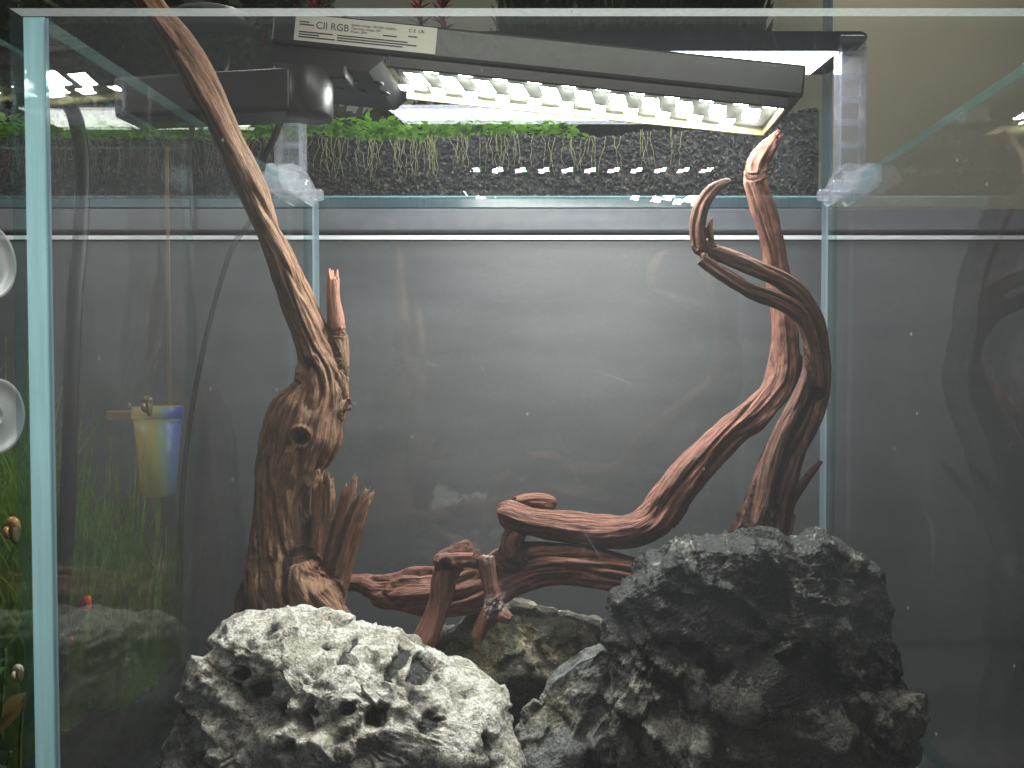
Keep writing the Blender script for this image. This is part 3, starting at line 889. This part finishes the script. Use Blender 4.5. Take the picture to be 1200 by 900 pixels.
def leaf(V_, F_, p, d, up, ln, w, bend=.2):
    """one pointed leaf of six points from p along d"""
    d = d.normalized(); s = d.cross(up)
    s = s.normalized() if s.length > 1e-4 else Vector((1, 0, 0))
    n_ = s.cross(d); o_ = len(V_)
    for t, ww in ((0, .12), (.35, 1), (.7, .8), (1, .05)):
        c = p + d * ln * t - n_ * bend * ln * t * t
        V_.append(tuple(c + s * w * ww * .5 + n_ * w * .12 * ww)); V_.append(tuple(c)); V_.append(tuple(c - s * w * ww * .5 + n_ * w * .12 * ww))
    for k in range(3):
        a = o_ + 3 * k
        F_.append((a, a + 1, a + 4, a + 3)); F_.append((a + 1, a + 2, a + 5, a + 4))


def from_lists(name, V_, F_, mat, parent=None):
    me = bpy.data.meshes.new(name); me.from_pydata(V_, [], F_)
    me.polygons.foreach_set('use_smooth', [True] * len(me.polygons))
    return link(name, me, mat, parent)


L_BRIGHT = leaf_mat('carpet_leaf', (.16, .40, .03), (.34, .66, .07), .4)
L_ROOT = leaf_mat('root', (.30, .30, .12), (.48, .46, .26), .2)
L_MOSS = leaf_mat('moss_green', (.016, .030, .007), (.045, .075, .014), .25)
L_RED = leaf_mat('red_leaf', (.13, .02, .035), (.26, .05, .06), .3)
L_HAIR = leaf_mat('hairgrass', (.09, .18, .03), (.22, .38, .07), .4)
L_BROWN = leaf_mat('old_leaf', (.09, .07, .02), (.16, .12, .045), .3)
L_DULL = leaf_mat('dull_leaf', (.03, .075, .02), (.06, .13, .03), .3)

rd = random.Random(11)
V_, F_ = [], []
for k in range(3000):
    x = -.95 + 1.0 * rd.random() ** .9
    if x > -.10 and rd.random() < (x + .10) / .14: continue
    y = YC + .013 + .16 * rd.random() ** 1.5
    z = soil_top(x, y) + .004 + .022 * rd.random() * (1.0 if x < -.12 else .6)
    leaf(V_, F_, Vector((x, y, z)), Vector((rd.uniform(-1, 1), rd.uniform(-.9, .5), rd.uniform(.0, .9))), Vector((0, 0, 1)), rd.uniform(.009, .016), rd.uniform(.007, .012))
cp = tag(from_lists('carpet_plant', V_, F_, L_BRIGHT), 'bright green carpet of tiny round leaves on the dark soil', 'ground cover', kind='stuff')
bm = bmesh.new()
for k in range(230):
    x = -.80 + .95 * rd.random()
    if x > -.06 and rd.random() < .55: continue
    y = YC + .0112; z = soil_top(x, y) + .006 - .01 * rd.random()
    pts = [Vector((x, y, z))]
    for i in range(6): pts.append(pts[-1] + Vector((rd.gauss(0, .0022), 0, -rd.uniform(.004, .011))))
    pts = [q if q.z > ZF + .002 else Vector((q.x, q.y, ZF + .002 + .0002 * i)) for i, q in enumerate(pts)]
    tube(bm, pts, [.0006 * (1 - .1 * i) for i in range(7)], 3, False)
rt = obj('root', bm, L_ROOT, cp); rt['kind'] = 'stuff'

def moss(name, label, x0, x1, y0, y1, zlo, zhi, n_, mat, lnr, grass=False, seed=1):
    rd = random.Random(seed); V_, F_ = [], []
    for k in range(n_):
        x, y = rd.uniform(x0, x1), rd.uniform(y0, y1)
        zb = soil_top(x, y) if zlo is None else zlo
        z = zb + (zhi - zb) * rd.random() * (.75 + .3 * noise.noise(Vector((x * 9, y * 9, seed))))
        leaf(V_, F_, Vector((x, y, z)), Vector((rd.uniform(-.7, .7), rd.uniform(-.8, .3), rd.uniform(-.2, 1.) + (1.2 if grass else 0))), Vector((0, -1, .2)),
             rd.uniform(*lnr), rd.uniform(.005, .009) if grass else rd.uniform(.010, .018), .15)
    return tag(from_lists(name, V_, F_, mat), label, 'plants', kind='stuff')
moss('moss_thicket', 'dark olive thicket of moss left of the leaning stump tip', -1.1, -.40, YC + .15, YC + .36, None, ZS + .52, 7000, L_MOSS, (.02, .045), False, 4)
moss('stem_thicket', 'dark green stem plants filling the far tank beside the wall', -.11, XS - .02, YC + .20, YC + .37, None, ZS + .50, 7000, L_MOSS, (.04, .08), True, 5)
moss('low_thicket', 'dim olive leaves in shade behind the paper label', -.42, -.05, YC + .16, YC + .37, None, ZS + .185, 2600, L_MOSS, (.02, .04), False, 6)

WALL_FILL = emit('wall_fill_light', (1., .95, .84), 5.5)  # added lamp out of view, there to brighten the wall
cl = tag(empty('wall_fill_lamp', (.75, 1.45, 1.75)), 'unseen square lamp added to brighten the bare wall', 'lamp')
keep(mk_box('frame', WHITE, None, .58, .92, 1.28, 1.62, 1.7205, 1.75, bevel=.003), cl)
keep(mk_box('light_panel', WALL_FILL, None, .60, .90, 1.30, 1.60, 1.717, 1.7200), cl)  # panel of the added wall fill lamp
nl = tag(empty('neighbour_lamp', (-.72, .55, ZT + .25)), 'flat lamp hanging above the grass-filled neighbouring tank', 'lamp')
keep(mk_box('housing', BLACK, None, -.98, -.58, .48, .62, ZT + .2505, ZT + .27, bevel=.002), nl)
keep(mk_box('light_panel', emit('neighbour_light', (1., 1., .95), 8.), None, -.96, -.60, .50, .60, ZT + .248, ZT + .2500), nl)
FARL = emit('far_lamp_light', (1., 1., .96), 12.)
fl = tag(empty('overhead_lamp', (-.25, YC + .2, ZS + .75)), 'flat lamp hanging above the planted tank', 'lamp')
keep(mk_box('housing', BLACK, None, -.75, .25, YC + .14, YC + .26, ZS + .7505, ZS + .77, bevel=.002), fl)
keep(mk_box('light_panel', FARL, None, -.73, .23, YC + .15, YC + .25, ZS + .748, ZS + .7500), fl)
def red_plant(px, y, top, label, seed):
    rd = random.Random(seed); p = at(px, 0, y)
    t = tag(empty('red_stem_plant', (p.x, y, soil_top(p.x, y))), label, 'plant', 'red stem plants')
    z0 = soil_top(p.x, y) - .004; zt = at(px, top, y).z
    keep(cable('stem', [Vector((p.x, y, z0)), Vector((p.x + .006, y, (z0 + zt) / 2)), Vector((p.x, y, zt))], .0018, L_RED), t)
    V_, F_ = [], []; z = z0 + .06
    while z < zt:
        for k in range(4):
            a = rd.uniform(0, 2 * PI)
            leaf(V_, F_, Vector((p.x, y, z)), Vector((math.cos(a), math.sin(a), .9)), Vector((0, 0, 1)), rd.uniform(.016, .026), .006)
        z += .008
    keep(from_lists('crown', V_, F_, L_RED), t)
for px, top, lb, sd in ((305, -4, 'red stem plant just past the black lamp corner', 1), (330, -12, 'tallest deep red stem plant above the paper label', 2), (345, 2, 'short red stem plant peeping over the label corner', 3), (372, -8, 'bushy red stem plant above the printed label end', 4),
                        (492, -6, 'red stem plant beside a yellowing leaf over the rim', 5), (518, -16, 'dark red stem plant next to the dark green stems', 6)):
    red_plant(px, YC + .19, top, lb, sd)
# dark lamp head beyond the rim
p = at(245, 22, 1.0)
bm = bmesh.new(); lathe(bm, [(0, .014), (.030, .0135), (.042, .010), (.047, 0), (.047, -.010), (.044, -.012), (0, -.012)], 40, Matrix.Translation(p) @ Matrix.Diagonal((1, .55, 1, 1)))
hd = tag(empty('far_lamp_head', (p.x, 1.0, p.z)), 'black rounded lamp head beyond the rim beside the stump tip', 'lamp')
keep(obj('shade', bm, BLACK, None, True), hd)
keep(cable('gooseneck', [p + Vector((0, .02, 0)), p + Vector((.0, .038, -.01)), p + Vector((0, .047, -.05)), Vector((p.x, YC - .003, ZS + .10)), Vector((p.x, YC - .003, ZS + .002 - .03))], .0035, BLACK), hd)

# ------------------------------------------------------------------ neighbouring tank beside the left pane
XN = -.349
nt = tag(empty('neighbour_aquarium', (-.75, .55, -.012)), 'neighbouring glass aquarium full of fine green grass', 'aquarium')
NB = .695
def npn(n_, *a): return keep(pane(n_, None, *a), nt)
GLN = [GLASS_FAR, BOND]
npn('side_pane', XN - .006, XN, .40, NB, -.012, ZT, 0, [GLASS_FAR, EDGE_TOP, BOND])
npn('rear_pane', -1.2, XN - .0064, NB - .006, NB, -.012, ZT, 1, [GLASS_FAR, EDGE_TOP, BOND])
npn('front_pane', -1.2, XN - .0064, .40, .406, -.012, ZT, 1, [GLASS_FAR, EDGE_TOP, BOND])
npn('bottom_pane', -1.2, XN - .0064, .4064, NB - .0064, -.012, -.004, 2, GLN)
NSOIL = plain('neighbour_soil', (.012, .011, .010), .9, var=.5, scale=250, spec=.1)
bm = bmesh.new(); g = []
for j in range(15):
    y = .408 + (NB - .008 - .408) * j / 14
    g.append([bm.verts.new((XN - .0075 - .80 * i / 40, y, .022 + .02 * (j / 14) + .010 * noise.noise(Vector((i * .5, j * .5, 1))))) for i in range(41)])
for j in range(14):
    for i in range(40): bm.faces.new((g[j][i], g[j][i + 1], g[j + 1][i + 1], g[j + 1][i]))
for i in range(40):
    a, b = g[0][i], g[0][i + 1]
    c_, d_ = bm.verts.new((b.co.x, b.co.y, -.0035)), bm.verts.new((a.co.x, a.co.y, -.0035)); bm.faces.new((a, b, c_, d_))
for j in range(14):
    a, b = g[j][0], g[j + 1][0]
    c_, d_ = bm.verts.new((b.co.x, b.co.y, -.0035)), bm.verts.new((a.co.x, a.co.y, -.0035)); bm.faces.new((a, b, c_, d_))
tag(obj('neighbour_soil', bm, NSOIL, None, True), 'dark soil slope under the fine green grass', 'soil', kind='stuff')
rd = random.Random(21); V_, F_ = [], []
for k in range(3200):
    y = .515 + .17 * rd.random(); x = XN - (.012 if y > .60 else .040) - .40 * rd.random() ** 1.3
    b = Vector((x, y, .024 + .02 * (y - .41) / .28)); ln = rd.uniform(.45, 1.) * (.36 - .20 * max(0., min(1., (y - .53) / .14)) * (1 if x > XN - .14 else .5))
    lean = Vector((rd.uniform(-.35, .45), rd.uniform(-.25, .12), 0)); w = rd.uniform(.0009, .0016)
    o_ = len(V_)
    for i in range(9):
        t = i / 8; q = b + Vector((0, 0, ln * (t - .33 * t * t * lean.length * 2))) + lean * ln * t * t
        q.x = min(q.x, XN - (.0085 if y > .60 else .030)); q.y = min(max(q.y, .412), NB - .009)
        ww = w * (1 - .8 * t)
        V_.append((q.x - ww, q.y, q.z)); V_.append((q.x + ww, q.y + ww, q.z))
    for i in range(8): F_.append((o_ + 2 * i, o_ + 2 * i + 1, o_ + 2 * i + 3, o_ + 2 * i + 2))
tag(from_lists('hairgrass', V_, F_, L_HAIR), 'long fine green hairgrass in the neighbouring tank', 'grass', kind='stuff')

# black hose hanging in the neighbour tank
def nb(px, py, x): return at(px, py, x * F / (px - 670.0))
tag(cable('black_hose', [nb(60, 118, -.372), nb(80, 122, -.372), nb(91, 150, -.372), nb(97, 200, -.372), nb(94, 280, -.372), nb(88, 350, -.372), nb(84, 430, -.372), nb(82, 520, -.372), nb(79, 600, -.372), nb(73, 690, -.372), nb(70, 760, -.372), nb(69, 800, -.372)], .0052, BLACK, None, 14),
    'thick black hose hanging down among the fine green grass', 'hose')
# suction cups on the neighbour's pane
SUCK = plain('suction_rubber', (.20, .205, .21), .4, var=.08)
def suction(px, py, label):
    q = nb(px, py, XN - .0068)
    t = tag(empty('suction_cup', q), label, 'suction cup', 'suction cups')
    M = Matrix.Translation(q) @ Matrix.Rotation(-PI / 2, 4, 'Y')
    bm = bmesh.new(); lathe(bm, [(0, .0009), (.0040, .0009), (.0046, .0002), (.0068, .0002), (.0074, .0022), (.0200, .0016), (.0215, .0002), (.0235, 0), (.0238, .0012), (.020, .004), (.015, .0062), (.0095, .0075), (.009, .0068), (.0065, .0068), (.006, .0090), (.0035, .0120), (0, .0122)], 44, M)
    keep(obj('cup', bm, SUCK, None, True), t)
    bm = bmesh.new(); lathe(bm, [(.0028, .0118), (.0036, .0135), (.0048, .0150), (.0044, .0165), (0, .0168)], 24, M)
    keep(obj('nub', bm, SUCK, None, True), t)
suction(-14, 306, 'grey suction cup stuck on the neighbour glass, upper of two')
suction(-3, 488, 'grey suction cup stuck on the neighbour glass, lower of two')
# snails
def snail(px, py, x, size, col, label):
    q = nb(px, py, x); bm = bmesh.new(); pts, rr = [], []
    for i in range(60):
        a = i / 59 * 4.6 * PI; f = math.exp(-.16 * a)
        pts.append(q + Vector((-.35 * size * (1 - f), .62 * size * f * math.sin(a), .62 * size * f * math.cos(a)))); rr.append(.46 * size * f)
    tube(bm, pts, rr, 14)
    t = tag(empty('snail', q), label, 'snail', 'snails on the glass')
    keep(obj('shell', bm, col, None, True), t)
    bm = bmesh.new(); lathe(bm, [(0, -.25 * size), (.5 * size, -.2 * size), (.7 * size, 0), (.5 * size, .12 * size), (0, .15 * size)], 18, Matrix.Translation(q + Vector((.2 * size, .2 * size, -.25 * size))) @ Matrix.Rotation(PI / 2, 4, 'Y') @ Matrix.Diagonal((1.2, .7, 1, 1)))
    keep(obj('foot', bm, plain('snail_foot', (.10, .07, .04), .4), None, True), t)
snail(13, 622, XN - .011, .0085, plain('shell_amber', (.42, .20, .05), .3, var=.4, scale=200), 'amber snail on the neighbour glass below the suction cups')
snail(172, 476, XN - .011, .0085, plain('shell_brown', (.13, .075, .03), .3, var=.4, scale=200), 'brown snail sitting above the rainbow light patch')
snail(20, 790, XN - .011, .0060, plain('shell_cream', (.50, .44, .32), .4, var=.2, scale=200), 'small cream snail shell near the drooping brown leaf')
# refracted rainbow light, painted as a colour ramp on an added cup shape
m = Mat('rainbow_light'); v = m.obj()
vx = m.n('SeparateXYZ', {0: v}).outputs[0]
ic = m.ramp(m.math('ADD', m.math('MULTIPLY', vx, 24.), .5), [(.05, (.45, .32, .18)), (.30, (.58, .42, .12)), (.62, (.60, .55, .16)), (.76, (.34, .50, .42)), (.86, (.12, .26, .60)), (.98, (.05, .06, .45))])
RAINBOW = m.surf(m.n('MixShader', {0: .48, 1: m.n('MixShader', {0: .5, 1: m.bsdf(ic, .3), 2: m.n('BsdfTranslucent', {0: ic}).outputs[0]}).outputs[0], 2: m.n('BsdfTransparent', {0: (1, 1, 1)}).outputs[0]}).outputs[0])
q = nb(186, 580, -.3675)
cu = tag(empty('rainbow_patch', q), 'patch of refracted rainbow light modelled as a small tapered cup shape', 'cup')  # no real cup, the shape stands in for refracted light
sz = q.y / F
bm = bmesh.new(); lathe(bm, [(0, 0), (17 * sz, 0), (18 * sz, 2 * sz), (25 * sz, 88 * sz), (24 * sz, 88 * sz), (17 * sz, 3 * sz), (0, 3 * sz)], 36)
o = obj('body', bm, RAINBOW, cu, True)
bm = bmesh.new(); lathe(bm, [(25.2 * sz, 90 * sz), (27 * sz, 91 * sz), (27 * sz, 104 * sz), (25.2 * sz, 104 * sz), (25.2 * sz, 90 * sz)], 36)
obj('top_band', bm, RAINBOW, cu, True)
bm = bmesh.new(); box(bm, -58 * sz, -27.2 * sz, -6 * sz, 6 * sz, 89 * sz, 99 * sz, .0012, 2); obj('side_band', bm, RAINBOW, cu)
keep(mk_box('reflection_streak', RAINBOW, None, q.x - .0015, q.x + .0015, q.y + 26 * sz, q.y + 27.5 * sz, q.z + 95 * sz, ZT), cu)  # added strip in place of a reflected wood edge
# little fish, black body and red head
m = Mat('fish_skin'); v = m.obj(); z_ = m.n('SeparateXYZ', {0: v}).outputs[2]
fc = m.ramp(m.math('ADD', m.math('MULTIPLY', z_, 26.), .5), [(.0, (.45, .03, .02)), (.14, (.30, .03, .02)), (.26, (.02, .02, .025)), (.66, (.03, .03, .035)), (.76, (.62, .06, .02)), (1., (.75, .10, .03))])
FISH = m.surf(m.bsdf(fc, .3))
q = nb(93, 722, -.366)
fish = tag(empty('fish', q), 'tiny black fish with a red head swimming upwards by the black hose', 'fish')
bm = bmesh.new(); lathe(bm, [(0, -.017), (.0012, -.0165), (.0022, -.012), (.0042, -.004), (.0050, .003), (.0047, .009), (.0036, .0135), (.0016, .0165), (0, .0172)], 18, Matrix.Diagonal((1, .6, 1, 1)))
V0 = [(-.0002, 0, -.0165), (-.006, .0003, -.024), (.006, .0003, -.024), (.0002, 0, -.0165)]
def fin(pts, t=.0004):
    A = [bm.verts.new((x, -t, z)) for x, z in pts]; B = [bm.verts.new((x, t, z)) for x, z in pts]
    bm.faces.new(A); bm.faces.new(B[::-1])
    for i in range(len(pts)): bm.faces.new((A[i], A[(i + 1) % len(pts)], B[(i + 1) % len(pts)], B[i]))
fin([(-.001, -.0155), (-.0065, -.024), (-.002, -.0225), (.002, -.0225), (.0065, -.024), (.001, -.0155)])
fin([(-.0038, .004), (-.0088, -.003), (-.0035, -.005)]); fin([(.0035, -.002), (.0078, -.008), (.0028, -.008)])
b_ = obj('body', bm, FISH, fish, True); b_.rotation_euler = (0, R(26), 0)
for s in (-1,):
    bm = bmesh.new(); bmesh.ops.create_icosphere(bm, subdivisions=2, radius=.0011)
    e = obj('eye', bm, BLACK, fish, True); e.location = Vector((.0012, -.0024, .0)) + Matrix.Rotation(R(26), 3, 'Y') @ Vector((0, 0, .0115))
# broad-leaved plants in the corner
def broad(px, py, x, n_, mat, ln, label, seed, drop=0.):
    rd = random.Random(seed); q = nb(px, py, x); zb = .024 + .02 * (q.y - .41) / .28
    t = tag(empty('leafy_plant', (q.x, q.y, zb)), label, 'plant', 'broad-leaved plants beside the neighbour glass')
    keep(cable('stem', [Vector((q.x - .004, q.y, zb - .006)), Vector((q.x - .003, q.y, (zb + q.z) / 2)), q], .0011, mat), t)
    for k in range(n_):
        V_, F_ = [], []
        a = rd.uniform(.55 * PI, 1.45 * PI)
        leaf(V_, F_, q - Vector((0, 0, .006 * k)), Vector((math.cos(a) * .55, -.6 * abs(math.sin(a)) - .1, rd.uniform(-.2, .7) - drop)), Vector((0, -1, .4)), ln * rd.uniform(.7, 1.1), ln * .42, .3)
        keep(from_lists('leaf', V_, F_, mat), t)
broad(28, 812, XN - .018, 2, L_BROWN, .024, 'drooping brown leaf on a thin stem by the neighbour glass', 2, .9)
broad(12, 880, XN - .022, 5, L_DULL, .026, 'low dark green broad-leaved plant in the corner by the blue glass edge', 5)
broad(6, 760, XN - .03, 5, L_DULL, .026, 'taller dark green broad-leaved plant under the amber snail', 8)
